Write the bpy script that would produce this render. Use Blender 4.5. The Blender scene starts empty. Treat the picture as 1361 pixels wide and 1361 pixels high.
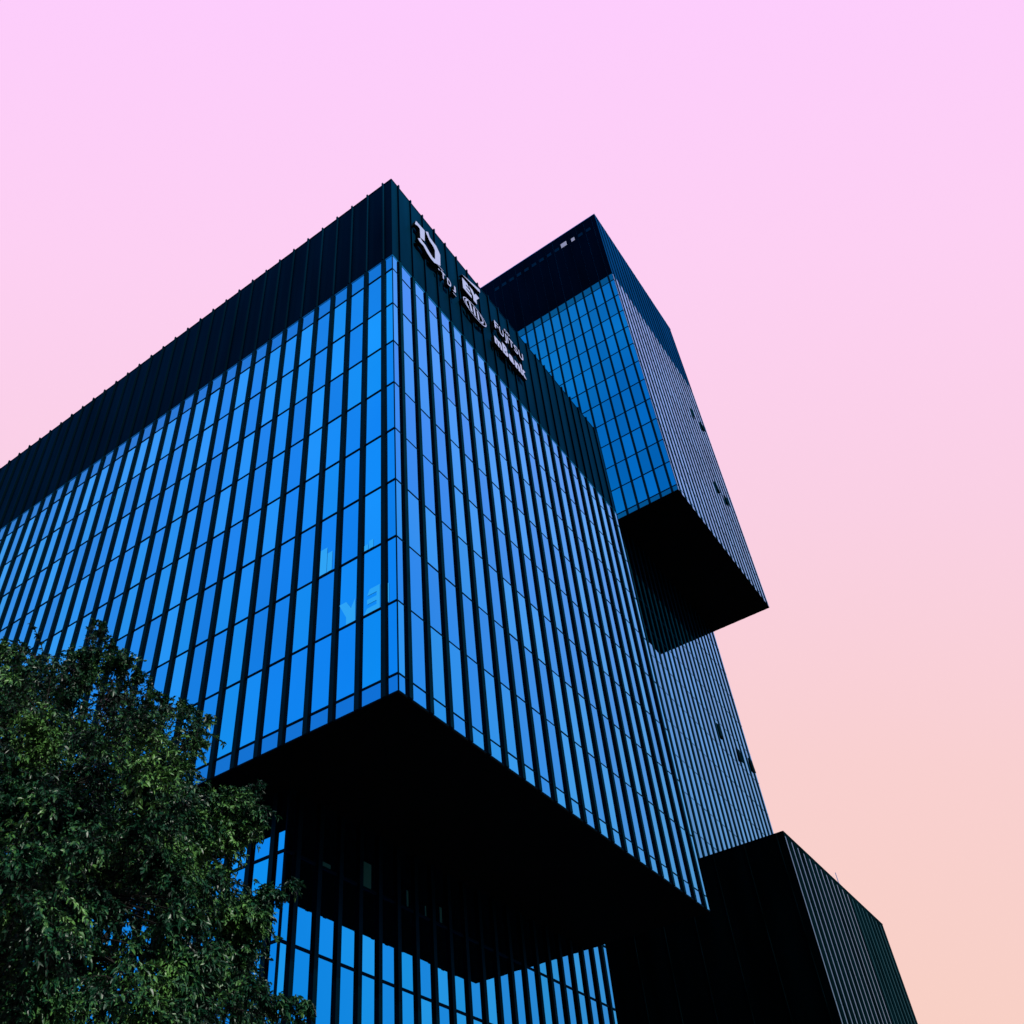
import bpy, math, random
import numpy as np
from mathutils import Vector, Matrix, Quaternion, noise

random.seed(11)
rng = np.random.default_rng(7)
scene = bpy.context.scene
COL = scene.collection
EYE = 1.65                      # eye height: heights below are counted from the eye, then lifted
M = 1.355                       # facade module in metres

# ------------------------------------------------------------------ materials
def mat(name, base, rough=.5, metal=0., spec=.5, edge=None, var=0., scale=3., bump=0., bscale=20., stretch=None):
    m = bpy.data.materials.new(name); m.use_nodes = True
    nt = m.node_tree; b = nt.nodes['Principled BSDF']
    b.inputs['Base Color'].default_value = (*base, 1)
    b.inputs['Roughness'].default_value = rough
    b.inputs['Metallic'].default_value = metal
    b.inputs['Specular IOR Level'].default_value = spec
    if edge: b.inputs['Specular Tint'].default_value = (*edge, 1)
    if var or bump:
        tc = nt.nodes.new('ShaderNodeTexCoord'); mp = nt.nodes.new('ShaderNodeMapping')
        nt.links.new(tc.outputs['Object'], mp.inputs['Vector'])
        if stretch: mp.inputs['Scale'].default_value = stretch
    if var:
        n = nt.nodes.new('ShaderNodeTexNoise'); n.inputs['Scale'].default_value = scale; n.inputs['Detail'].default_value = 5
        nt.links.new(mp.outputs['Vector'], n.inputs['Vector'])
        r = nt.nodes.new('ShaderNodeMapRange'); r.inputs['From Min'].default_value = .3; r.inputs['From Max'].default_value = .7
        r.inputs['To Min'].default_value = 1 - var; r.inputs['To Max'].default_value = 1 + var
        nt.links.new(n.outputs['Fac'], r.inputs['Value'])
        mx = nt.nodes.new('ShaderNodeVectorMath'); mx.operation = 'SCALE'; mx.inputs[0].default_value = base
        nt.links.new(r.outputs['Result'], mx.inputs['Scale'])
        nt.links.new(mx.outputs['Vector'], b.inputs['Base Color'])
    if bump:
        n2 = nt.nodes.new('ShaderNodeTexNoise'); n2.inputs['Scale'].default_value = bscale; n2.inputs['Detail'].default_value = 3
        nt.links.new(mp.outputs['Vector'], n2.inputs['Vector'])
        bp = nt.nodes.new('ShaderNodeBump'); bp.inputs['Strength'].default_value = bump; bp.inputs['Distance'].default_value = .02
        nt.links.new(n2.outputs['Fac'], bp.inputs['Height'])
        nt.links.new(bp.outputs['Normal'], b.inputs['Normal'])
    return m

def coated(name, base, edge, rough, var=0., scale=1., stretch=None, bump=0., bscale=.35):
    """Coated metal or mirror glass: one glossy layer whose tint runs from base (seen square on) to edge (seen at a glancing angle), Schlick's law."""
    m = bpy.data.materials.new(name); m.use_nodes = True
    nt = m.node_tree; nt.nodes.clear(); N = nt.nodes.new; L = nt.links.new
    out = N('ShaderNodeOutputMaterial'); g = N('ShaderNodeBsdfGlossy'); g.inputs['Roughness'].default_value = rough
    lw = N('ShaderNodeLayerWeight'); lw.inputs['Blend'].default_value = .5
    pw = N('ShaderNodeMath'); pw.operation = 'POWER'; pw.inputs[1].default_value = 5; L(lw.outputs['Facing'], pw.inputs[0])
    mx = N('ShaderNodeMix'); mx.data_type = 'RGBA'; L(pw.outputs[0], mx.inputs['Factor'])
    mx.inputs['A'].default_value = (*base, 1); mx.inputs['B'].default_value = (*edge, 1)
    col = mx.outputs['Result']
    if var or bump:
        tc = N('ShaderNodeTexCoord'); mp = N('ShaderNodeMapping'); L(tc.outputs['Object'], mp.inputs['Vector'])
        if stretch: mp.inputs['Scale'].default_value = stretch
    if var:
        n = N('ShaderNodeTexNoise'); n.inputs['Scale'].default_value = scale; n.inputs['Detail'].default_value = 5; L(mp.outputs['Vector'], n.inputs['Vector'])
        r = N('ShaderNodeMapRange'); r.inputs['From Min'].default_value = .3; r.inputs['From Max'].default_value = .7
        r.inputs['To Min'].default_value = 1 - var; r.inputs['To Max'].default_value = 1 + var; L(n.outputs['Fac'], r.inputs['Value'])
        v = N('ShaderNodeVectorMath'); v.operation = 'SCALE'; L(col, v.inputs[0]); L(r.outputs['Result'], v.inputs['Scale']); col = v.outputs['Vector']
    L(col, g.inputs['Color'])
    if bump:
        n2 = N('ShaderNodeTexNoise'); n2.inputs['Scale'].default_value = bscale; n2.inputs['Detail'].default_value = 2; L(mp.outputs['Vector'], n2.inputs['Vector'])
        bp = N('ShaderNodeBump'); bp.inputs['Strength'].default_value = bump; bp.inputs['Distance'].default_value = .02
        L(n2.outputs['Fac'], bp.inputs['Height']); L(bp.outputs['Normal'], g.inputs['Normal'])
    L(g.outputs[0], out.inputs['Surface'])
    return m
GT = (.003, .45, .95)
def glass(name, k, tint=GT, edge=(.50, .98, 1.)):
    return coated(name, tuple(min(1, c * k) for c in tint), tuple(c * k for c in edge), .012, var=.05, scale=.05, bump=.02)
VAR = ((1.0, (.003, .42, .95)), (.95, (.002, .39, .96)), (1.02, (.008, .46, .97)), (.91, (.002, .39, .96)), (.98, (.002, .43, .93)), (.86, (.002, .39, .97)))
GLASS = [glass('blue_glass_' + 'abcdef'[i], k, t, (.30, .98, 1.)) for i, (k, t) in enumerate(VAR)]
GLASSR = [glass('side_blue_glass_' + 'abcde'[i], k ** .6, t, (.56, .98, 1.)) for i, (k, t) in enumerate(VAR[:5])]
SPANDREL = [glass('spandrel_glass', .74, (.006, .36, .93), (.26, .90, 1.))]
TGLASS = [glass('tower_glass_a', .9, (.002, .36, .66)), glass('tower_glass_b', .82, (.002, .36, .66)), glass('tower_glass_c', .97, (.002, .36, .66))]
TSIDE = [glass('tower_side_glass_a', .95, (.004, .42, .90), (.64, .90, 1.)), glass('tower_side_glass_b', .84, (.004, .42, .90), (.70, .92, 1.))]
STRIPE = glass('lit_stripe_glass', .55, (.02, .42, .80), (1., 1., 1.))  # pale glass for the added stripes on the low block
TSPAN = [glass('tower_spandrel_glass', .34, (.01, .55, .90))]
CLAD = coated('black_blue_metal_cladding', (.0002, .0013, .0021), (.002, .068, .165), .42, var=.2, scale=.6, stretch=(1, 1, .15))
CLADT = coated('tower_metal_cladding', (.0002, .0010, .0022), (.002, .070, .23), .40, var=.2, scale=.6, stretch=(1, 1, .15))
CLADL = coated('low_block_metal_cladding', (.0003, .0016, .0020), (.002, .026, .036), .5, var=.6, scale=.6, stretch=(1, 1, .15))
FIN = coated('anodised_fin', (.0003, .0100, .0185), (.002, .08, .14), .40, var=.2, scale=.8)
SHADE_BLACK = coated('shade_black_metal', (.0002, .0016, .0026), (.001, .02, .03), .5)  # shade put into the colour: darkens the fin sides and base-block fins
TRANS = coated('transom_metal', (.0003, .005, .012), (.002, .06, .12), .45)
RIB = coated('seam_metal', (.0016, .010, .011), (.003, .04, .05), .4, var=.9, scale=.35)
DIMSTRIPE = glass('dim_stripe_glass', .16, (.02, .60, .95), (.5, .98, 1.))  # dimmed copy of the stripe glass for the farther bays
RAIL = coated('blue_metal_rail', (.006, .15, .34), (.02, .3, .5), .35)
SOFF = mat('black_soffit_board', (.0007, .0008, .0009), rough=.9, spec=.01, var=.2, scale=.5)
ROOF = mat('roof_membrane', (.05, .05, .052), rough=.9, var=.2, scale=.3)
WHITE = mat('white_sign_face', (.105, .135, .235), rough=.45, spec=.3, var=.04, scale=2)
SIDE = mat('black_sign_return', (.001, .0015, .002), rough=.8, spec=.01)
PALE = mat('pale_vent_panel', (.26, .27, .36), rough=.4)
VENT = coated('teal_vent_panel', (.0005, .016, .034), (.002, .15, .3), .35)
GHOST = glass('light_window_graphic', 1.0, (.03, .62, .95), (.3, .98, 1.))
BLIND = mat('dim_green_blind', (.006, .04, .035), rough=.8, spec=.05)

# ------------------------------------------------------------------ mesh helpers
class MB:
    def __init__(s): s.v = []; s.f = []; s.m = []
    def hexa(s, p, mi=0, side=None):
        n = len(s.v); s.v += [tuple(q) for q in p]
        for f in ((0, 3, 2, 1), (4, 5, 6, 7), (0, 1, 5, 4), (1, 2, 6, 5), (2, 3, 7, 6), (3, 0, 4, 7)):
            s.f.append(tuple(n + i for i in f)); s.m.append(side if side is not None and f in ((1, 2, 6, 5), (3, 0, 4, 7)) else mi)
    def box(s, a, b, mi=0):
        (x0, y0, z0), (x1, y1, z1) = a, b
        s.hexa([(x0, y0, z0), (x1, y0, z0), (x1, y1, z0), (x0, y1, z0), (x0, y0, z1), (x1, y0, z1), (x1, y1, z1), (x0, y1, z1)], mi)
    def build(s, name, mats, parent=None, fixn=True):
        me = bpy.data.meshes.new(name); me.from_pydata(s.v, [], s.f)
        for mm in (mats if isinstance(mats, (list, tuple)) else [mats]): me.materials.append(mm)
        me.polygons.foreach_set('material_index', s.m)
        if fixn:
            import bmesh
            bm = bmesh.new(); bm.from_mesh(me); bmesh.ops.recalc_face_normals(bm, faces=bm.faces); bm.to_mesh(me); bm.free()
        me.update()
        return link(name, me, parent)

def link(name, data, parent=None):
    o = bpy.data.objects.new(name, data); COL.objects.link(o)
    if parent: o.parent = parent
    return o
def tag(o, label=None, cat=None, group=None, kind=None):
    for k, v in (('label', label), ('category', cat), ('group', group), ('kind', kind)):
        if v: o[k] = v
    return o

# ------------------------------------------------------------------ camera (fixed first: used to rank panes by size)
Rr, Rd, Rf = Vector((.58034783, -.81247678, -.05547863)), Vector((.53041132, .42880513, -.73129337)), Vector((.61794841, .39497803, .679803))
F, PX, PY, W = 1271.853, 611.05, 730.06, 1361.
CAMP = Vector((-24.165, -18.702, EYE))
cam = bpy.data.cameras.new('camera'); camo = link('camera', cam)
camo.matrix_world = Matrix(((Rr.x, -Rd.x, -Rf.x, CAMP.x), (Rr.y, -Rd.y, -Rf.y, CAMP.y), (Rr.z, -Rd.z, -Rf.z, CAMP.z), (0, 0, 0, 1)))
cam.sensor_width = 36; cam.sensor_fit = 'HORIZONTAL'; cam.lens = F / W * 36
cam.shift_x = (W / 2 - PX) / W; cam.shift_y = (PY - W / 2) / W
cam.clip_start = .1; cam.clip_end = 6000
scene.camera = camo
def project(p):
    q = Vector(p) - CAMP; z = q.dot(Rf)
    if z < .1: return None
    return (PX + F * q.dot(Rr) / z, PY + F * q.dot(Rd) / z)

# ------------------------------------------------------------------ facades
class Face:
    """A vertical face: s runs along it, d stands out from it."""
    def __init__(s, kind, x0, x1, y0, y1):
        s.k = kind; s.x0, s.x1, s.y0, s.y1 = x0, x1, y0, y1
        s.L = (y1 - y0) if kind in 'LB' else (x1 - x0)
    def P(s, a, d, z):
        z += EYE
        return {'L': (s.x0 - d, s.y0 + a, z), 'R': (s.x0 + a, s.y0 - d, z), 'B': (s.x1 + d, s.y0 + a, z), 'F': (s.x0 + a, s.y1 + d, z)}[s.k]
    def box(s, mb, a0, a1, d0, d1, z0, z1, mi=0, tilt=(0, 0), side=None):
        # tilt: the outer face leans by a few millimetres, as real panes do
        ta, tz = tilt
        P = s.P
        mb.hexa([P(a0, d0, z0), P(a1, d0, z0), P(a1, d1 + ta, z0), P(a0, d1, z0),
                 P(a0, d0, z1), P(a1, d0, z1), P(a1, d1 + ta + tz, z1), P(a0, d1 + tz, z1)], mi, side)
    def area(s, a0, a1, z0, z1):
        c = [project(s.P(a, 0, z)) for a, z in ((a0, z0), (a1, z0), (a1, z1), (a0, z1))]
        if any(q is None for q in c): return 0
        mx = sum(q[0] for q in c) / 4; my = sum(q[1] for q in c) / 4
        if not (-40 < mx < W + 40 and -40 < my < W + 40): return 0
        return abs(sum(c[i][0] * c[(i + 1) % 4][1] - c[(i + 1) % 4][0] * c[i][1] for i in range(4))) / 2

def bays(L, pitch):
    n = round(L / pitch - .001); e = (L - (n - 1) * pitch) / 2
    return [e + i * pitch for i in range(n)]           # fin positions, half a bay in from each corner

PANES = {}                                             # building -> list of pending panes
def glaze(bld, block, face, z_edges, gl, sp, seen, pitch=M, a0=0, a1=None):
    fins = bays(face.L, pitch)
    edges = [0] + fins + [face.L]
    for j in range(len(edges) - 1):
        s0, s1 = edges[j], edges[j + 1]
        if a1 is not None and s0 > a1: continue
        for i in range(len(z_edges) - 1):
            z0, z1 = z_edges[i], z_edges[i + 1]
            m = (sp if (z1 - z0) < 2 and sp else gl)
            mm = random.choice(m)
            tl = (random.uniform(-1, 1) * .0022, random.uniform(-1, 1) * .006)
            PANES.setdefault(bld, []).append((face.area(s0, s1, z0, z1) if seen else 0, block, face, s0, s1, z0, z1, mm, tl))
FINS = {}
def fins(bld, block, face, z0, z1, w, d, seen, pitch=M):
    for a in bays(face.L, pitch):
        FINS.setdefault(bld, []).append((face.area(a - w / 2, a + w / 2, z0, z1) if seen else 0, block, face, a - w / 2, a + w / 2, d, z0, z1))
def transoms(block, face, zs, h=.11, d=.035, seen=True):
    for z in zs:
        mb = MB(); face.box(mb, .0, face.L, -.05, d, z - h / 2, z + h / 2); mb.build('transom', TRANS, block)
def corner_post(block, face, z0, z1):
    pass
def parapet(block, face, z0, z1, m, w=.10, d=.14, pitch=M, up=.05, rib=None, step=1):
    mb = MB()
    face.box(mb, 0, face.L, -.30, -.002, z0, z1)
    for k, a in enumerate(bays(face.L, pitch)):
        if k % step: continue
        j = random.uniform(-.012, .012)
        face.box(mb, a - w / 2, a + w / 2, -.001, d + j, z0 - .01, z1 + up + random.uniform(-.03, .03), 1 if rib else 0)
    # standing coping in lengths
    face.box(mb, 0, face.L, -.32, .028, z1 - .02, z1 + .05)
    return mb.build('parapet', [m, rib] if rib else m, block)

def flush(bld, cap=100):
    ps = sorted(PANES.get(bld, []), key=lambda q: -q[0])
    rest = {}
    for i, (ar, block, face, s0, s1, z0, z1, mm, tl) in enumerate(ps):
        if i < cap and ar > 0:
            mb = MB(); face.box(mb, s0 + .012, s1 - .012, -.03, 0, z0 + .012, z1 - .012, 0, tl); mb.build('window_pane', mm, block)
        else:
            r = rest.setdefault(block.name, (block, MB(), []))
            if mm not in r[2]: r[2].append(mm)
            face.box(r[1], s0 + .012, s1 - .012, -.03, 0, z0 + .012, z1 - .012, r[2].index(mm), tl)
    for block, mb, ms in rest.values():
        tag(mb.build('window_pane', ms, block), kind='stuff')
    fs = sorted(FINS.get(bld, []), key=lambda q: -q[0]); rest = {}
    for i, (ar, block, face, s0, s1, d, z0, z1) in enumerate(fs):
        if i < cap and ar > 0:
            mb = MB(); face.box(mb, s0, s1, -.04, d, z0, z1, side=1); mb.build('mullion_fin', [SHADE_BLACK if block is bb else FIN, SHADE_BLACK], block)  # near-black base-block fins paint the shade under the overhang
        else:
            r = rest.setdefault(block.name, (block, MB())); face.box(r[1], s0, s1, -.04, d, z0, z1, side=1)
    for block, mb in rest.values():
        tag(mb.build('mullion_fin', [FIN, SHADE_BLACK], block), kind='stuff')

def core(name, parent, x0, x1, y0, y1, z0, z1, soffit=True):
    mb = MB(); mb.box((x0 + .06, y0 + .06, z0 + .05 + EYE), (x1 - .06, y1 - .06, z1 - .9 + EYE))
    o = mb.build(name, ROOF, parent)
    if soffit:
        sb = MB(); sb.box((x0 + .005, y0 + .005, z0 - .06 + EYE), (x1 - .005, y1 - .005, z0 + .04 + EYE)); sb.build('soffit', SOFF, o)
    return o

# ---- front office block: base block + overhanging upper block
office = link('office_building', None); office.location = (0, 0, 0)
tag(office, 'dark glass office block in front, its upper box overhanging, white signs on its parapet', 'office building')
ZB, SPN, SH, ZT = 21.078, .848, 1.509, 62.92
LEV = [ZB + SPN + 3.7 * k for k in range(9)]; GTOP = LEV[8] + SH
U0, U1, V0, V1 = 0., 42 * M, 0., 21 * M
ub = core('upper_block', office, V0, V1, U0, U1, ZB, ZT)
for k, seen in (('L', True), ('R', True), ('B', False), ('F', False)):
    fc = Face(k, V0, V1, U0, U1)
    glaze('office', ub, fc, [ZB + .05] + LEV + [GTOP], GLASSR if k == 'R' else GLASS, SPANDREL if k == 'L' else None, seen)
    fins('office', ub, fc, ZB - .03, GTOP + .02, .24, .11, seen)
    transoms(ub, fc, LEV, h=.065 if k == 'R' else .095, d=.018 if k == 'R' else .03)
    parapet(ub, fc, GTOP + .05, ZT, CLAD)
    mb = MB(); fc.box(mb, 0, fc.L, -.04, .018, GTOP - .06, GTOP + .045); mb.build('head_rail', RAIL, ub)
    mb = MB(); fc.box(mb, 0, fc.L, -.04, .012, ZB - .02, ZB + .05); mb.build('sill_rail', TRANS, ub)
mb = MB(); mb.box((-.016, -.016, ZB + EYE), (.03, .03, GTOP + EYE)); mb.build('corner_post', TRANS, ub)
# base block, slid 8 m back and sideways under the upper one
BV0, BU0 = 2 * M, 6 * M
BV1, BU1 = BV0 + 21 * M, BU0 + 34 * M
bb = core('base_block', office, BV0, BV1, BU0, BU1, -EYE + .06, LEV[1] + .9, soffit=False)
BL = [LEV[0] - 3.7 * k for k in range(1, 6)][::-1]
for k, seen in (('L', True), ('R', True), ('B', False), ('F', False)):
    fc = Face(k, BV0, BV1, BU0, BU1)
    glaze('office', bb, fc, [-EYE + .05] + BL + LEV[:2], GLASSR if k == 'R' else GLASS, None, seen)
    fins('office', bb, fc, -EYE + .02, LEV[1], .25, .13, seen)
    transoms(bb, fc, BL + LEV[:1], h=.12)
mb = MB(); mb.box((BV0 - .04, BU0 - .04, -EYE + .02 + EYE), (BV0 + .05, BU0 + .05, LEV[1] + EYE)); mb.build('corner_post', TRANS, bb)
# lettering and light patches inside the first windows above the corner
fl = Face('L', V0, V1, U0, U1)
def prism(mb, face, pts, d0, d1, mi=0, ms=1):
    """Polygon in face coordinates pushed out from d0 to d1; side walls take material ms."""
    n = len(mb.v); k = len(pts)
    mb.v += [face.P(a, d1, z) for a, z in pts] + [face.P(a, d0, z) for a, z in pts]
    mb.f.append(tuple(n + i for i in range(k))); mb.m.append(mi)
    mb.f.append(tuple(n + k + i for i in range(k))[::-1]); mb.m.append(ms)
    for i in range(k):
        j = (i + 1) % k
        mb.f.append((n + i, n + j, n + k + j, n + k + i)); mb.m.append(ms)
g = MB()
zt_ = LEV[1] + .07
prism(g, fl, [(3.20, 26.98), (2.80, 26.98), (2.52, 26.50), (2.28, 26.98), (2.27, zt_), (2.78, zt_), (2.78, 26.1)], .008, .012, 0, 0)
for pts in ([(.92, zt_), (1.10, zt_), (1.10, 27.0), (.92, 27.0)], [(1.10, 26.68), (1.62, 26.68), (1.48, 27.0), (1.10, 27.0)],
            [(1.10, 26.20), (1.62, 26.20), (1.62, 26.46), (1.10, 26.46)], [(1.10, zt_), (1.78, zt_), (1.62, 25.98), (1.10, 25.98)]):
    prism(g, fl, pts, .008, .012, 0, 0)
g.build('window_lettering', GHOST, ub)
g = MB()
for a0, a1, z0, z1 in ((.42, .52, 25.75, 26.8), (4.08, 4.5, 29.42, 31.0), (3.75, 4.06, 29.42, 30.6), (1.3, 1.55, 29.42, 29.9), (1.6, 1.86, 29.42, 29.75)):
    g = MB(); fl.box(g, a0, a1, .008, .011, z0, z1); g.build('window_graphic', GHOST, ub)
fr = Face('R', BV0, BV1, BU0, BU1)
for v0, v1, z0, z1 in ((4.98, 5.5, 18.32, 18.5), (7.68, 8.25, 18.3, 19.45), (10.88, 10.99, 18.35, 19.1), (12.3, 12.38, 18.3, 18.8), (13.5, 13.66, 18.36, 19.1)):
    g = MB(); fr.box(g, v0 - BV0, v1 - BV0, .006, .02, z0, z1); g.build('window_blind', BLIND, bb)

# ---- tower of three stacked blocks behind
tower = link('office_tower', None); tower.location = (0, 0, 0)
tag(tower, 'taller dark glass tower behind, three shifted blocks with the top one overhanging', 'office tower')
TV0, TV1, TU0, TU1 = 48.95, 74.45, -.1, 28.35
TZB, TZT, LZT = 72.673, 131.975, 33.566
TL = [TZB + .786 + 3.7 * k for k in range(12)]; TGT = TL[11] + 1.514
TP = (TV1 - TV0) / 19
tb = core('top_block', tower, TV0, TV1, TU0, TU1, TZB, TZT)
for k, seen in (('L', True), ('R', True), ('B', False), ('F', False)):
    fc = Face(k, TV0, TV1, TU0, TU1); pt = M if k in 'LB' else TP
    glaze('tower', tb, fc, [TZB + .05] + TL + [TGT], TGLASS if k == 'L' else TSIDE, TSPAN if k == 'L' else None, seen, pt)
    fins('tower', tb, fc, TZB - .03, TGT + .02, .22 if k == 'L' else .31, .11 if k == 'L' else .055, seen, pt)
    mb = MB(); fc.box(mb, -.03, fc.L + .03 if k in 'LB' else fc.L - .03, -.35, .05, TZT + .052, TZT + .20); mb.build('coping', RAIL, tb)
    transoms(tb, fc, TL, h=.11 if k == 'L' else .05, d=.035 if k == 'L' else .01)
    parapet(tb, fc, TGT + .05, TZT, CLADT, w=.06, d=.025 if k == 'L' else .10, pitch=pt, up=.0)
mb = MB(); mb.box((TV0 - .016, TU0 - .016, TZB + EYE), (TV0 + .03, TU0 + .03, TGT + EYE)); mb.build('corner_post', TRANS, tb)
fl2 = Face('L', TV0, TV1, TU0, TU1)
vs = [.8 + 1.355 * i for i in range(13)]
for i, a in enumerate(vs):
    mb = MB(); big = 1 if i in (3,) else 0
    z0 = 128.85 if i == 3 else 128.8
    fl2.box(mb, a + .35 - .0, a + .35 + (.95 if i == 3 else .72 if i != 2 else .55), .0, .03, z0, z0 + (1.1 if i == 3 else .75 if i != 2 else .85))
    mb.build('vent_panel', PALE if i in (2, 3) else VENT, tb)
fr2 = Face('R', TV0, TV1, TU0, TU1)
for v, z in ((68.6, 105.0), (72.0, 105.2), (67.65, 88.9), (70.8, 88.9)):
    mb = MB(); a = v - TV0
    P = fr2.P
    mb.hexa([P(a, .06, z - .8), P(a + .9, .06, z - .8), P(a + .9, .15, z - .8), P(a, .15, z - .8), P(a, .02, z + .8), P(a + .9, .02, z + .8), P(a + .9, .07, z + .8), P(a, .07, z + .8)])
    mb.build('open_window', SHADE_BLACK, tb)
MU = 7.4
mb_ = core('middle_block', tower, TV0, TV1, MU, TU1 + 3, LZT - 1.0, TZB + .8, soffit=False)
ML = [TL[0] - 3.7 * k for k in range(1, 11)][::-1]
for k, seen in (('R', True), ('L', True), ('B', False), ('F', False)):
    fc = Face(k, TV0, TV1, MU, TU1 + 3); pt = M if k in 'LB' else TP
    glaze('tower', mb_, fc, [LZT - .9] + ML + [TZB - .07], TSIDE, None, seen, pt)
    fins('tower', mb_, fc, LZT - .95, TZB - .065, .35, .06, seen, pt)
    transoms(mb_, fc, ML, h=.06, d=.012)
fr3 = Face('R', TV0, TV1, MU, TU1 + 3)
for v, z in ((64.7, 53.6), (69.5, 52.8), (73.2, 53.2)):
    mb = MB(); a = v - TV0; P = fr3.P
    mb.hexa([P(a, .06, z - .8), P(a + .9, .06, z - .8), P(a + .9, .14, z - .8), P(a, .14, z - .8), P(a, .02, z + .8), P(a + .9, .02, z + .8), P(a + .9, .07, z + .8), P(a, .07, z + .8)])
    mb.build('open_window', SHADE_BLACK, mb_)
lb = core('low_block', tower, TV0, TV1, TU0, TU1 + 8, -EYE + .06, LZT, soffit=False)
for k in 'LRBF':
    fc = Face(k, TV0, TV1, TU0, TU1 + 8); pt = M if k in 'LB' else TP
    parapet(lb, fc, -EYE + .02, LZT, CLADL, w=.05 if k == 'L' else .22, d=.05 if k == 'L' else .035, pitch=pt, up=.0, rib=RIB if k == 'L' else None, step=2 if k == 'L' else 1)
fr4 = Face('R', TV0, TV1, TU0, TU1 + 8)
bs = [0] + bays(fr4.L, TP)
for i in range(19):  # added glass strips imitating lit fin edges, dimmer in the far bays
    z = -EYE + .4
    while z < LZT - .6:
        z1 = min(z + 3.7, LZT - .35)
        PANES['tower'].append((fr4.area(bs[i], bs[i + 1], z, z1), lb, fr4, bs[i + 1] - .60, bs[i + 1] - .36, z, z1, STRIPE if i < 12 else DIMSTRIPE, (0, .004)))
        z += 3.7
rod = MB(); rod.box((62.66, TU0 + .1, LZT + EYE - .9), (62.72, TU0 + .16, LZT + EYE + 1.25)); rod.box((62.55, TU0 + .05, LZT + EYE - .9), (62.83, TU0 + .21, LZT + EYE + .25))
rod.build('lightning_rod', mat('galvanised_steel', (.35, .38, .5), .4, .8), lb)

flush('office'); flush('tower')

# ------------------------------------------------------------------ signs on the parapet
fR = Face('R', V0, V1, U0, U1)
FR, BK = .42, .13
def sign(name, label, polys, group='white signs on the parapet of the front block'):
    mb = MB()
    for p in polys: prism(mb, fR, p, BK, FR)
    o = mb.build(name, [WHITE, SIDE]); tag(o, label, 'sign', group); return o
def text_polys(txt, v0, v1, z0, z1, bold=.0, shear=0):
    cu = bpy.data.curves.new('t', 'FONT'); cu.body = txt; cu.offset = bold; cu.resolution_u = 4; cu.shear = shear
    o = bpy.data.objects.new('t', cu); COL.objects.link(o)
    bpy.context.view_layer.update()
    me = bpy.data.meshes.new_from_object(o.evaluated_get(bpy.context.evaluated_depsgraph_get()))
    bpy.data.objects.remove(o); bpy.data.curves.remove(cu)
    xs = [v.co.x for v in me.vertices]; ys = [v.co.y for v in me.vertices]
    sx = (v1 - v0) / (max(xs) - min(xs)); sy = (z1 - z0) / (max(ys) - min(ys)); mx, my = min(xs), min(ys)
    import bmesh
    me.materials.clear(); me.materials.append(WHITE); me.materials.append(SIDE)
    bm = bmesh.new(); bm.from_mesh(me)
    bmesh.ops.remove_doubles(bm, verts=bm.verts, dist=1e-5)
    for v in bm.verts:
        v.co = Vector(fR.P(v0 + (v.co.x - mx) * sx, FR, z0 + (v.co.y - my) * sy))
    for f in bm.faces: f.material_index = 0
    r = bmesh.ops.extrude_face_region(bm, geom=list(bm.faces))
    new = [e for e in r['geom'] if isinstance(e, bmesh.types.BMVert)]
    nf = {e for e in r['geom'] if isinstance(e, bmesh.types.BMFace)}
    for v in new: v.co.y += FR - BK
    for f in bm.faces:
        ys_ = [v.co.y for v in f.verts]
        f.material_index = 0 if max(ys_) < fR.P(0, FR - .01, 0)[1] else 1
    bmesh.ops.recalc_face_normals(bm, faces=bm.faces)
    for f in bm.faces: f.smooth = False
    bm.to_mesh(me); bm.free()
    return me

sign('emblem_sign', 'large white angular emblem like a joined T and J, nearest the roof corner',
     [[(2.09, 59.87), (2.61, 59.95), (3.07, 59.99), (3.0, 58.51), (2.51, 58.3), (2.51, 59.42), (2.29, 59.49), (1.96, 59.26)],
      [(2.21, 57.75), (2.43, 57.61), (2.82, 57.66), (3.19, 57.31), (3.58, 57.12), (3.98, 57.12), (4.71, 57.7), (4.79, 59.22), (4.66, 59.43), (4.39, 59.80), (3.98, 59.85), (3.62, 59.95), (3.48, 60.40), (3.18, 60.06),
       (3.25, 59.92), (3.37, 59.75), (3.55, 59.42), (4.02, 59.21), (4.17, 58.95), (4.11, 57.72), (3.84, 57.6), (3.46, 57.8), (3.08, 58.07), (2.68, 58.11), (2.53, 58.22)]])
t = link('lettering_sign', None); t.location = fR.P(5.4, .1, 56.4)
tag(t, 'small white sign of three letters with thin rules, right below the angular emblem', 'sign', 'white signs on the parapet of the front block')
def under(o, par):
    o.parent = par; o.matrix_parent_inverse = Matrix.Translation(par.location).inverted(); return o
for ch, a, b in (('T', 4.72, 5.2), ('D', 5.42, 5.86), ('J', 6.06, 6.40)):
    under(link('letter', text_polys(ch, a, b, 56.42, 57.22, .025)), t)
mb = MB(); prism(mb, fR, [(4.42, 57.42), (5.0, 57.42), (5.0, 57.48), (4.42, 57.48)], BK, FR); prism(mb, fR, [(6.0, 56.06), (6.4, 56.06), (6.4, 56.12), (6.0, 56.12)], BK, FR)
prism(mb, fR, [(4.42, 56.9), (4.56, 56.9), (4.56, 57.04), (4.42, 57.04)], BK, FR)
under(mb.build('rule', [WHITE, SIDE]), t)

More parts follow.
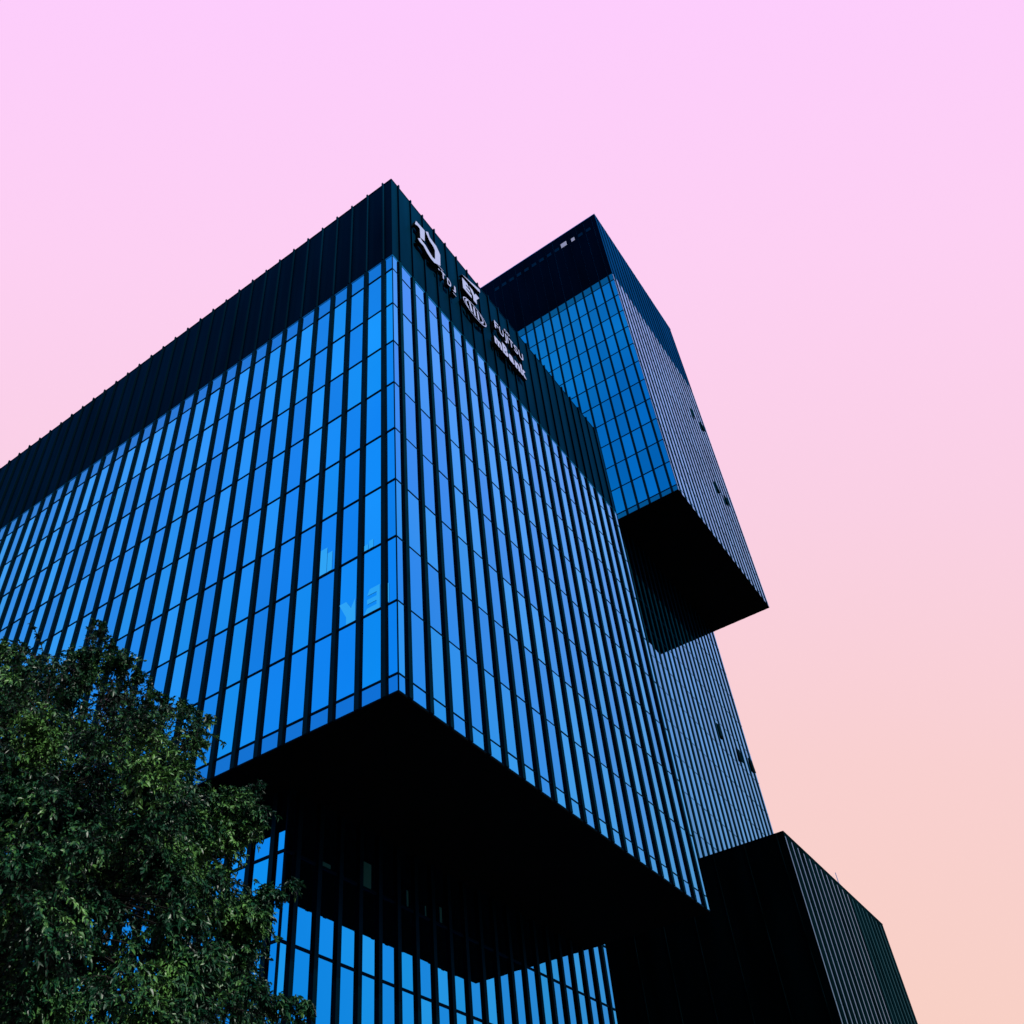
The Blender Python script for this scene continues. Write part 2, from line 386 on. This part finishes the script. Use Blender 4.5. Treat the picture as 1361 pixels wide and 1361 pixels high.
t = link('lettering_sign', None); t.location = fR.P(8.5, .1, 58.4)
tag(t, 'bold white two letter sign under a rising white wedge, above the oval sign', 'sign', 'white signs on the parapet of the front block')
E0, E1, Z0, Z1 = 7.43, 8.48, 58.50, 59.84
mb = MB(); h = (Z1 - Z0)
prism(mb, fR, [(E0, Z0), (E1, Z0), (E1, Z0 + .27 * h), (E0 + .42, Z0 + .27 * h), (E0 + .42, Z0 + .38 * h), (E1 - .12, Z0 + .38 * h), (E1 - .12, Z0 + .60 * h), (E0 + .42, Z0 + .60 * h), (E0 + .42, Z0 + .73 * h), (E1 - .26, Z0 + .73 * h), (E1 - .38, Z1), (E0, Z1)], BK, FR)
under(mb.build('letter', [WHITE, SIDE]), t)
mb = MB(); prism(mb, fR, [(8.70, Z0), (9.12, Z0), (9.12, Z0 + .42 * h), (9.56, Z1), (9.10, Z1), (8.91, Z0 + .72 * h), (8.70, Z1), (8.24, Z1), (8.70, Z0 + .42 * h)], BK, FR)
under(mb.build('letter', [WHITE, SIDE]), t)
mb = MB(); prism(mb, fR, [(7.45, 60.28), (9.80, 60.84), (9.78, 61.26)], BK, FR); under(mb.build('beam', [WHITE, SIDE]), t)

t = link('oval_sign', None); t.location = fR.P(8.7, .1, 57)
tag(t, 'white oval ring sign with upright strokes inside, below the two letter sign', 'sign', 'white signs on the parapet of the front block')
cx, cz, rx, rz = 8.70, 57.06, 1.42, .72
mb = MB(); N = 40
for i in range(N):
    a, b = 2 * math.pi * i / N, 2 * math.pi * (i + 1) / N
    prism(mb, fR, [(cx + rx * math.cos(q) * k, cz + rz * math.sin(q) * (k if k == 1 else k - .03)) for q, k in ((a, 1), (b, 1), (b, .935), (a, .935))], BK, FR)
under(mb.build('ring', [WHITE, SIDE]), t)
def bar(a0, a1, z0, z1, sh=0.):
    return [(a0, z0), (a1, z0), (a1 + sh, z1), (a0 + sh, z1)]
mb = MB()
def arc(c, r0, r1, t0, t1, zs=1., n=10):
    for i in range(n):
        a, b = t0 + (t1 - t0) * i / n, t0 + (t1 - t0) * (i + 1) / n
        prism(mb, fR, [(c[0] + r * math.cos(q), c[1] + r * zs * math.sin(q)) for q, r in ((a, r1), (b, r1), (b, r0), (a, r0))], BK, FR)
arc((8.1, 57.06), .42, .56, math.radians(110), math.radians(250), .95)
prism(mb, fR, [(8.0, 57.55), (8.20, 57.57), (8.40, 56.62), (8.16, 56.58)], BK, FR)
prism(mb, fR, [(8.52, 57.58), (8.70, 57.58), (8.78, 56.56), (8.56, 56.56)], BK, FR)
prism(mb, fR, [(8.98, 57.56), (9.14, 57.54), (9.24, 56.60), (9.02, 56.58)], BK, FR)
arc((9.22, 57.06), .42, .54, math.radians(-75), math.radians(75), .95)
under(mb.build('letter', [WHITE, SIDE]), t)

t = link('lettering_sign', None); t.location = fR.P(13.3, .1, 58.4)
tag(t, 'slim white seven letter sign with a small loop mark over its middle', 'sign', 'white signs on the parapet of the front block')
xs = [11.37, 12.02, 12.66, 13.06, 13.30, 13.96, 14.62]; ws = [.52, .56, .30, .12, .58, .54, .60]
for ch, x, w in zip('FUJITSU', xs, ws):
    under(link('letter', text_polys(ch, x, x + w, 58.36 if ch != 'J' else 58.02, 59.28, .012)), t)
mb = MB()
for c in (12.95, 13.32):
    arc((c, 59.72), .11, .19, 0, 2 * math.pi, .8, 14)
under(mb.build('loop_mark', [WHITE, SIDE]), t)
t = link('lettering_sign', None); t.location = fR.P(13.1, .1, 56.6)
tag(t, 'chunky white lower case word sign, lowest on the parapet under the slim letters', 'sign', 'white signs on the parapet of the front block')
xs = [11.07, 12.02, 12.72, 13.36, 14.02, 14.70]; ws = [.88, .62, .58, .58, .60, .58]; tops = [57.02, 57.36, 57.02, 57.02, 57.36, 57.36]
for ch, x, w, z1 in zip('mBank', xs, ws, [56.98, 57.38, 56.98, 56.98, 57.38, 57.38]):
    pass
xs = [11.07, 12.02, 12.74, 13.46, 14.16]; ws = [.86, .64, .62, .62, .66]; tops = [57.0, 57.4, 57.0, 57.0, 57.4]
for ch, x, w, z1 in zip('mBank', xs, ws, tops):
    k = (15.22 - 11.07) / (14.82 - 11.07)
    under(link('letter', text_polys(ch, 11.07 + (x - 11.07) * k, 11.07 + (x - 11.07 + w) * k, 56.14, z1, .05)), t)

# ------------------------------------------------------------------ ground
gm = mat('granite_paving', (.055, .055, .057), rough=.85, var=.25, scale=.4, bump=.15, bscale=3)
mb = MB(); mb.v = [(-1500, -1500, 0), (1500, -1500, 0), (1500, 1500, 0), (-1500, 1500, 0)]; mb.f = [(0, 1, 2, 3)]; mb.m = [0]
tag(mb.build('ground', gm), kind='structure', label='grey paved plaza around the buildings')

# ------------------------------------------------------------------ tree
def pix(px, py, hd):
    q = Rr * ((px - PX) / F) + Rd * ((py - PY) / F) + Rf
    return CAMP + q * (hd / math.hypot(q.x, q.y))
HD = 12.6
CEN = pix(40, 1120, HD); TR = pix(40, 1120, HD + .9); TR.z = 0
tree = link('leafy_tree', None); tree.location = TR
tag(tree, 'dark green broadleaf tree with drooping sprays in front of the left facade', 'tree')
# outline of the crown, as seen from the pavement where the photographer stands, used to prune the crown
SIL = [(-600, 900), (-200, 850), (-30, 862), (20, 850), (45, 885), (75, 870), (100, 868), (108, 838), (130, 824), (142, 850), (146, 868), (170, 872), (190, 885), (186, 915), (215, 920), (232, 935), (258, 930), (275, 940), (285, 962),
       (278, 1000), (262, 1022), (275, 1052), (300, 1050), (325, 1035), (350, 1028), (342, 1062), (336, 1090), (330, 1120), (300, 1165), (322, 1172), (362, 1176), (398, 1168), (396, 1190), (370, 1203), (345, 1228), (345, 1262), (348, 1290), (385, 1312), (420, 1316), (415, 1345), (430, 1420), (380, 1600), (-600, 1700)]
def inside(x, y):
    c = False; n = len(SIL)
    for i in range(n):
        (x1, y1), (x2, y2) = SIL[i], SIL[(i + 1) % n]
        if (y1 > y) != (y2 > y) and x < (x2 - x1) * (y - y1) / (y2 - y1) + x1: c = not c
    return c
clumps = []
BACK = pix(40, 1120, HD + 1.1)
RX, RZ = 4.3, 4.6
tries = 0
while len(clumps) < 430 and tries < 40000:
    tries += 1
    d = Vector(rng.normal(size=3)); d.normalize()
    inner = len(clumps) < 70
    r = rng.uniform(.05, .62) if inner else rng.uniform(.74, 1.02)
    p = BACK + Vector((d.x * RX * r, d.y * RX * r, d.z * RZ * r - .5))
    if p.z < 2.3: continue
    q = project(p)
    if q is None or not (-420 < q[0] < 460 and q[1] < 1640): continue
    rad = rng.uniform(.55, .80) if inner else rng.uniform(.30, .60)
    rp = rad * F / (p - CAMP).length * .82
    if not inside(*q): continue
    if inner and len(clumps) >= 70: continue
    if not all(inside(q[0] + rp * math.cos(a), q[1] + rp * math.sin(a)) for a in (0, .8, 1.6, 2.4, 3.2, 4.0, 4.8, 5.6)): continue
    if any((p - c[0]).length < (.50 if inner else .62) * (rad + c[1]) for c in clumps): continue
    # leave holes through the crown
    if not inner and noise.noise(p * .55 + Vector((3, 1, 7))) < -.22: continue
    clumps.append((p, rad))
# boughs that reach out of the crown towards the pavement
for px, py, rp_, off, n in ((40, 1000, 62, -1.5, 11), (70, 1085, 58, -1.8, 11), (15, 1070, 50, -1.7, 7), (205, 1050, 46, -1.0, 8), (305, 1085, 34, -.8, 5), (255, 1265, 66, -1.6, 12), (315, 1215, 34, -1.0, 6), (215, 1150, 34, -1.0, 5),
                            (75, 1225, 42, -1.9, 8), (65, 1335, 34, -1.9, 5), (225, 1335, 46, -1.7, 7), (130, 895, 30, .2, 4)):
    c0 = pix(px, py, HD + off); R0 = rp_ * (c0 - CAMP).length / F
    for _ in range(n):
        d = Vector(rng.normal(size=3)); d.normalize(); p = c0 + Vector((d.x, d.y, d.z * .75)) * R0 * rng.uniform(.35, .95)
        clumps.append((p, rng.uniform(.20, .36)))
# end sprays that give the outline its points
for px, py, rp, off in ((128, 842, 15, .2), (122, 868, 24, .1), (112, 895, 30, .1), (70, 888, 20, -.2), (20, 872, 22, .3), (184, 900, 16, .2), (252, 948, 15, -.3), (270, 960, 14, -.3), (262, 990, 16, -.4), (215, 940, 18, 0),
                        (335, 1045, 13, -.7), (318, 1062, 18, -.6), (300, 1080, 20, -.6), (322, 1090, 16, -.7), (300, 1125, 24, -.7), (280, 1160, 22, -.8), (385, 1180, 12, -1.0), (362, 1190, 16, -1.0), (340, 1196, 18, -.9), (315, 1205, 22, -.9), (330, 1225, 18, -.9),
                        (322, 1262, 22, -.9), (300, 1240, 26, -.8), (402, 1330, 14, -1.2), (375, 1332, 18, -1.1), (350, 1325, 22, -1.0), (325, 1310, 26, -1.0), (390, 1356, 18, -1.1),
                        (100, 872, 14, 0), (160, 884, 13, .1), (146, 860, 11, .2), (45, 886, 14, .1), (8, 862, 14, .2), (205, 926, 13, -.1), (240, 938, 11, -.2), (130, 829, 8, .2), (280, 1062, 14, -.5), (350, 1180, 10, -.9), (40, 930, 34, .2), (10, 930, 30, -.4), (150, 930, 30, .3), (200, 975, 28, -.2), (165, 960, 26, .2), (90, 930, 30, .1), (235, 1010, 24, -.4), (225, 1060, 28, -.8), (250, 1090, 28, -.8), (265, 1120, 24, -.9),
                        (20, 1330, 30, -1.2), (120, 1310, 26, -.8), (0, 1180, 28, -.6), (170, 1110, 28, -1.3)):
    p = pix(px, py, HD + off); clumps.append((p, rp * (p - CAMP).length / F))

LV, LF = [], []
def leaf(p, d, n, L, Wd, fold, droop):
    s = d.cross(n)
    if s.length < 1e-4: return
    s.normalize(); n = s.cross(d).normalized()
    k = len(LV)
    m1 = p + d * L * .38; m2 = p + d * L * .74 + Vector((0, 0, -droop * L * .18)); tp = p + d * L + Vector((0, 0, -droop * L * .45))
    up = n * (Wd * fold)
    LV.extend([p, m1 + s * Wd * .5 + up, m1, m1 - s * Wd * .5 + up, m2 + s * Wd * .34 + up * .8, m2, m2 - s * Wd * .34 + up * .8, tp])
    LF.extend([(k, k + 2, k + 1), (k, k + 3, k + 2), (k + 1, k + 2, k + 5, k + 4), (k + 2, k + 3, k + 6, k + 5), (k + 4, k + 5, k + 7), (k + 5, k + 6, k + 7)])
TW = MB()
def tube(mb, pts, radii, n=6):
    base = len(mb.v)
    for i, p in enumerate(pts):
        t_ = (pts[min(i + 1, len(pts) - 1)] - pts[max(i - 1, 0)]).normalized()
        a = t_.orthogonal().normalized(); b = t_.cross(a)
        for j in range(n):
            q = 2 * math.pi * j / n; mb.v.append(tuple(p + (a * math.cos(q) + b * math.sin(q)) * radii[i]))
    for i in range(len(pts) - 1):
        for j in range(n):
            mb.f.append((base + i * n + j, base + i * n + (j + 1) % n, base + (i + 1) * n + (j + 1) % n, base + (i + 1) * n + j)); mb.m.append(0)
    mb.f.append(tuple(base + j for j in range(n))[::-1]); mb.m.append(0)
    mb.f.append(tuple(base + (len(pts) - 1) * n + j for j in range(n))); mb.m.append(0)
axis = Vector((TR.x, TR.y, 0))
for (c, rad) in clumps:
    nt_ = int(8 + 62 * rad)
    out = (c - (CEN - Vector((0, 0, 1.0)))); out.normalize()
    for _ in range(nt_):
        d = Vector(rng.normal(size=3)) * .7 + out * .75; d.z *= .7; d.normalize()
        st = c + Vector(rng.normal(size=3)) * rad * .28
        ln = rad * rng.uniform(.55, 1.0)
        pts = [st + d * ln * q + Vector((0, 0, -.42 * ln * q * q)) for q in (0, .33, .66, 1.)]
        tube(TW, pts, [.006, .005, .004, .002], 3)
        nl = int(9 + ln * 46)
        for i in range(nl):
            q = (i + rng.uniform(0, 1)) / nl
            p = st + d * ln * q + Vector((0, 0, -.42 * ln * q * q))
            ld = d * .75 + Vector(rng.normal(size=3)) * .6 + Vector((0, 0, -.35)); ld.normalize()
            nn = Vector((0, 0, 1)) * .55 + Vector(rng.normal(size=3)) * .38 + (p - c).normalized() * .75; nn.normalize()
            L = rng.uniform(.040, .082)
            leaf(p, ld, nn, L, L * rng.uniform(.38, .55), rng.uniform(.05, .35), rng.uniform(.2, 1.))
me = bpy.data.meshes.new('crown'); me.from_pydata([tuple(v - TR) for v in LV], [], LF); me.update()

def leafmat():
    m = bpy.data.materials.new('leaf'); m.use_nodes = True; nt = m.node_tree; nt.nodes.clear()
    out = nt.nodes.new('ShaderNodeOutputMaterial'); b = nt.nodes.new('ShaderNodeBsdfPrincipled'); tr = nt.nodes.new('ShaderNodeBsdfTranslucent'); mx = nt.nodes.new('ShaderNodeMixShader')
    tc = nt.nodes.new('ShaderNodeTexCoord'); n1 = nt.nodes.new('ShaderNodeTexNoise'); n1.inputs['Scale'].default_value = .9; n1.inputs['Detail'].default_value = 3
    n2 = nt.nodes.new('ShaderNodeTexNoise'); n2.inputs['Scale'].default_value = 14
    ad = nt.nodes.new('ShaderNodeMath'); ad.operation = 'MULTIPLY_ADD'; ad.inputs[1].default_value = .55
    r = nt.nodes.new('ShaderNodeValToRGB')
    r.color_ramp.elements[0].position = .60; r.color_ramp.elements[0].color = (.0003, .0042, .0020, 1)
    r.color_ramp.elements[1].position = .96; r.color_ramp.elements[1].color = (.038, .098, .020, 1)
    e = r.color_ramp.elements.new(.78); e.color = (.0024, .0215, .0095, 1)
    L = nt.links.new
    L(tc.outputs['Object'], n1.inputs['Vector']); L(tc.outputs['Object'], n2.inputs['Vector'])
    L(n2.outputs['Fac'], ad.inputs[0]); L(n1.outputs['Fac'], ad.inputs[2]); L(ad.outputs[0], r.inputs['Fac'])
    L(r.outputs['Color'], b.inputs['Base Color']); L(r.outputs['Color'], tr.inputs['Color'])
    b.inputs['Roughness'].default_value = .40; b.inputs['Specular IOR Level'].default_value = .11
    mx.inputs['Fac'].default_value = .14
    L(b.outputs[0], mx.inputs[1]); L(tr.outputs[0], mx.inputs[2]); L(mx.outputs[0], out.inputs['Surface'])
    return m
me.materials.append(leafmat())
crown = link('crown', me, tree)
bark = mat('dark_bark', (.005, .0048, .0045), rough=.95, spec=.05, var=.4, scale=8, bump=.6, bscale=30)
br = MB()
limbs = []
for k in range(9):                                     # main limbs, then lighter branches to every third clump
    a = k * 2.4; h0 = 2.0 + .28 * k
    e = BACK + Vector((math.cos(a) * RX * .36, math.sin(a) * RX * .36, -1.6 + k * .22))
    if not inside(*project(e)): continue
    s = Vector((TR.x + .06 * k * math.cos(a) * .1, TR.y, h0)); mid = s.lerp(e, .5) + Vector((0, 0, .45))
    tube(br, [s, s.lerp(mid, .5) + Vector((0, 0, .1)), mid, mid.lerp(e, .55), e], [.10, .075, .05, .03, .012], 7); limbs += [mid, mid.lerp(e, .55), e]
for i, (c, rad) in enumerate(clumps):
    if i % 3: continue
    s = min(limbs + [Vector((TR.x, TR.y, z)) for z in (4, 5, 6, 7, 8)], key=lambda q: (q - c).length)
    if not all(inside(*project(s.lerp(c, q) + Vector((0, 0, .1)))) for q in (0, .25, .5, .75, 1)): continue
    m_ = s.lerp(c, .5) + Vector(rng.normal(size=3)) * .12 + Vector((0, 0, .1))
    tube(br, [s, m_, c], [.016, .011, .005], 5)
for mbx, nm in ((br, 'branch'), (TW, 'twig')):
    mbx.v = [tuple(Vector(v) - TR) for v in mbx.v]
    tag(mbx.build(nm, bark, tree, fixn=False), kind='stuff')
tk = MB(); tube(tk, [Vector((0, 0, -.1)), Vector((0, 0, .25)), Vector((.03, .02, 1.2)), Vector((0, .05, 2.6)), Vector((.05, .0, 4.5)), Vector((0, 0, 6.2)), Vector((.05, .05, 7.0))], [.36, .26, .22, .19, .14, .08, .02], 14)
tk.build('trunk', bark, tree)

# ------------------------------------------------------------------ sky and sun
world = bpy.data.worlds.new('World'); scene.world = world; world.use_nodes = True
nt = world.node_tree; bg = nt.nodes['Background']
tc = nt.nodes.new('ShaderNodeTexCoord'); dp = nt.nodes.new('ShaderNodeVectorMath'); dp.operation = 'DOT_PRODUCT'
dp.inputs[1].default_value = (-.530, -.429, .731)      # pink in view; unseen blue overhead and behind shaped to colour the glass reflections
mr = nt.nodes.new('ShaderNodeMapRange'); mr.inputs['From Min'].default_value = -1; mr.inputs['From Max'].default_value = 1
rp = nt.nodes.new('ShaderNodeValToRGB'); cr = rp.color_ramp
stops = [(-1., (.90, .60, .45)), (-.44, (.939, .631, .546)), (-.2, (.947, .631, .631)), (.04, (.956, .631, .775)), (.28, (.982, .631, .896)), (.50, (.982, .61, .982)), (.58, (.74, .60, 1.)), (.68, (.35, .60, 1.)), (.78, (.14, .40, .85)), (1., (.10, .30, .70))]
cr.elements[0].position = 0; cr.elements[0].color = (*stops[0][1], 1)
cr.elements[1].position = 1; cr.elements[1].color = (*stops[-1][1], 1)
for t_, c_ in stops[1:-1]:
    e = cr.elements.new((t_ + 1) / 2); e.color = (*c_, 1)
nt.links.new(tc.outputs['Generated'], dp.inputs[0]); nt.links.new(dp.outputs['Value'], mr.inputs['Value']); nt.links.new(mr.outputs['Result'], rp.inputs['Fac']); 
cn = nt.nodes.new('ShaderNodeTexNoise'); cn.inputs['Scale'].default_value = 2.6; cn.inputs['Detail'].default_value = 6; cn.inputs['Distortion'].default_value = .6  # faint clouds out of view, added to vary the glass reflections
nt.links.new(tc.outputs['Generated'], cn.inputs['Vector'])
c1 = nt.nodes.new('ShaderNodeMapRange'); c1.inputs['From Min'].default_value = .48; c1.inputs['From Max'].default_value = .75; c1.inputs['To Max'].default_value = .5; nt.links.new(cn.outputs['Fac'], c1.inputs['Value'])
c2 = nt.nodes.new('ShaderNodeMapRange'); c2.inputs['From Min'].default_value = .52; c2.inputs['From Max'].default_value = .64; nt.links.new(dp.outputs['Value'], c2.inputs['Value'])
c3 = nt.nodes.new('ShaderNodeMath'); c3.operation = 'MULTIPLY'; nt.links.new(c1.outputs[0], c3.inputs[0]); nt.links.new(c2.outputs[0], c3.inputs[1])
cm = nt.nodes.new('ShaderNodeMix'); cm.data_type = 'RGBA'; cm.inputs['B'].default_value = (.85, .82, 1., 1)
nt.links.new(c3.outputs[0], cm.inputs['Factor']); nt.links.new(rp.outputs['Color'], cm.inputs['A']); nt.links.new(cm.outputs['Result'], bg.inputs['Color'])
bg.inputs['Strength'].default_value = .406
sun = bpy.data.lights.new('sun', 'SUN'); sun.energy = 5.0; sun.angle = math.radians(.5); sun.color = (1, .95, .86)
so = link('sun', sun)
sd = Vector((-.14, -.74, .66)).normalized()            # towards the sun
so.rotation_euler = sd.to_track_quat('Z', 'Y').to_euler(); so.location = (-40, -40, 80)

vs_ = scene.view_settings
vs_.view_transform = 'Standard'; vs_.look = 'None'; vs_.exposure = 1.3; vs_.gamma = 1
scene.cycles.max_bounces = 8; scene.cycles.glossy_bounces = 6
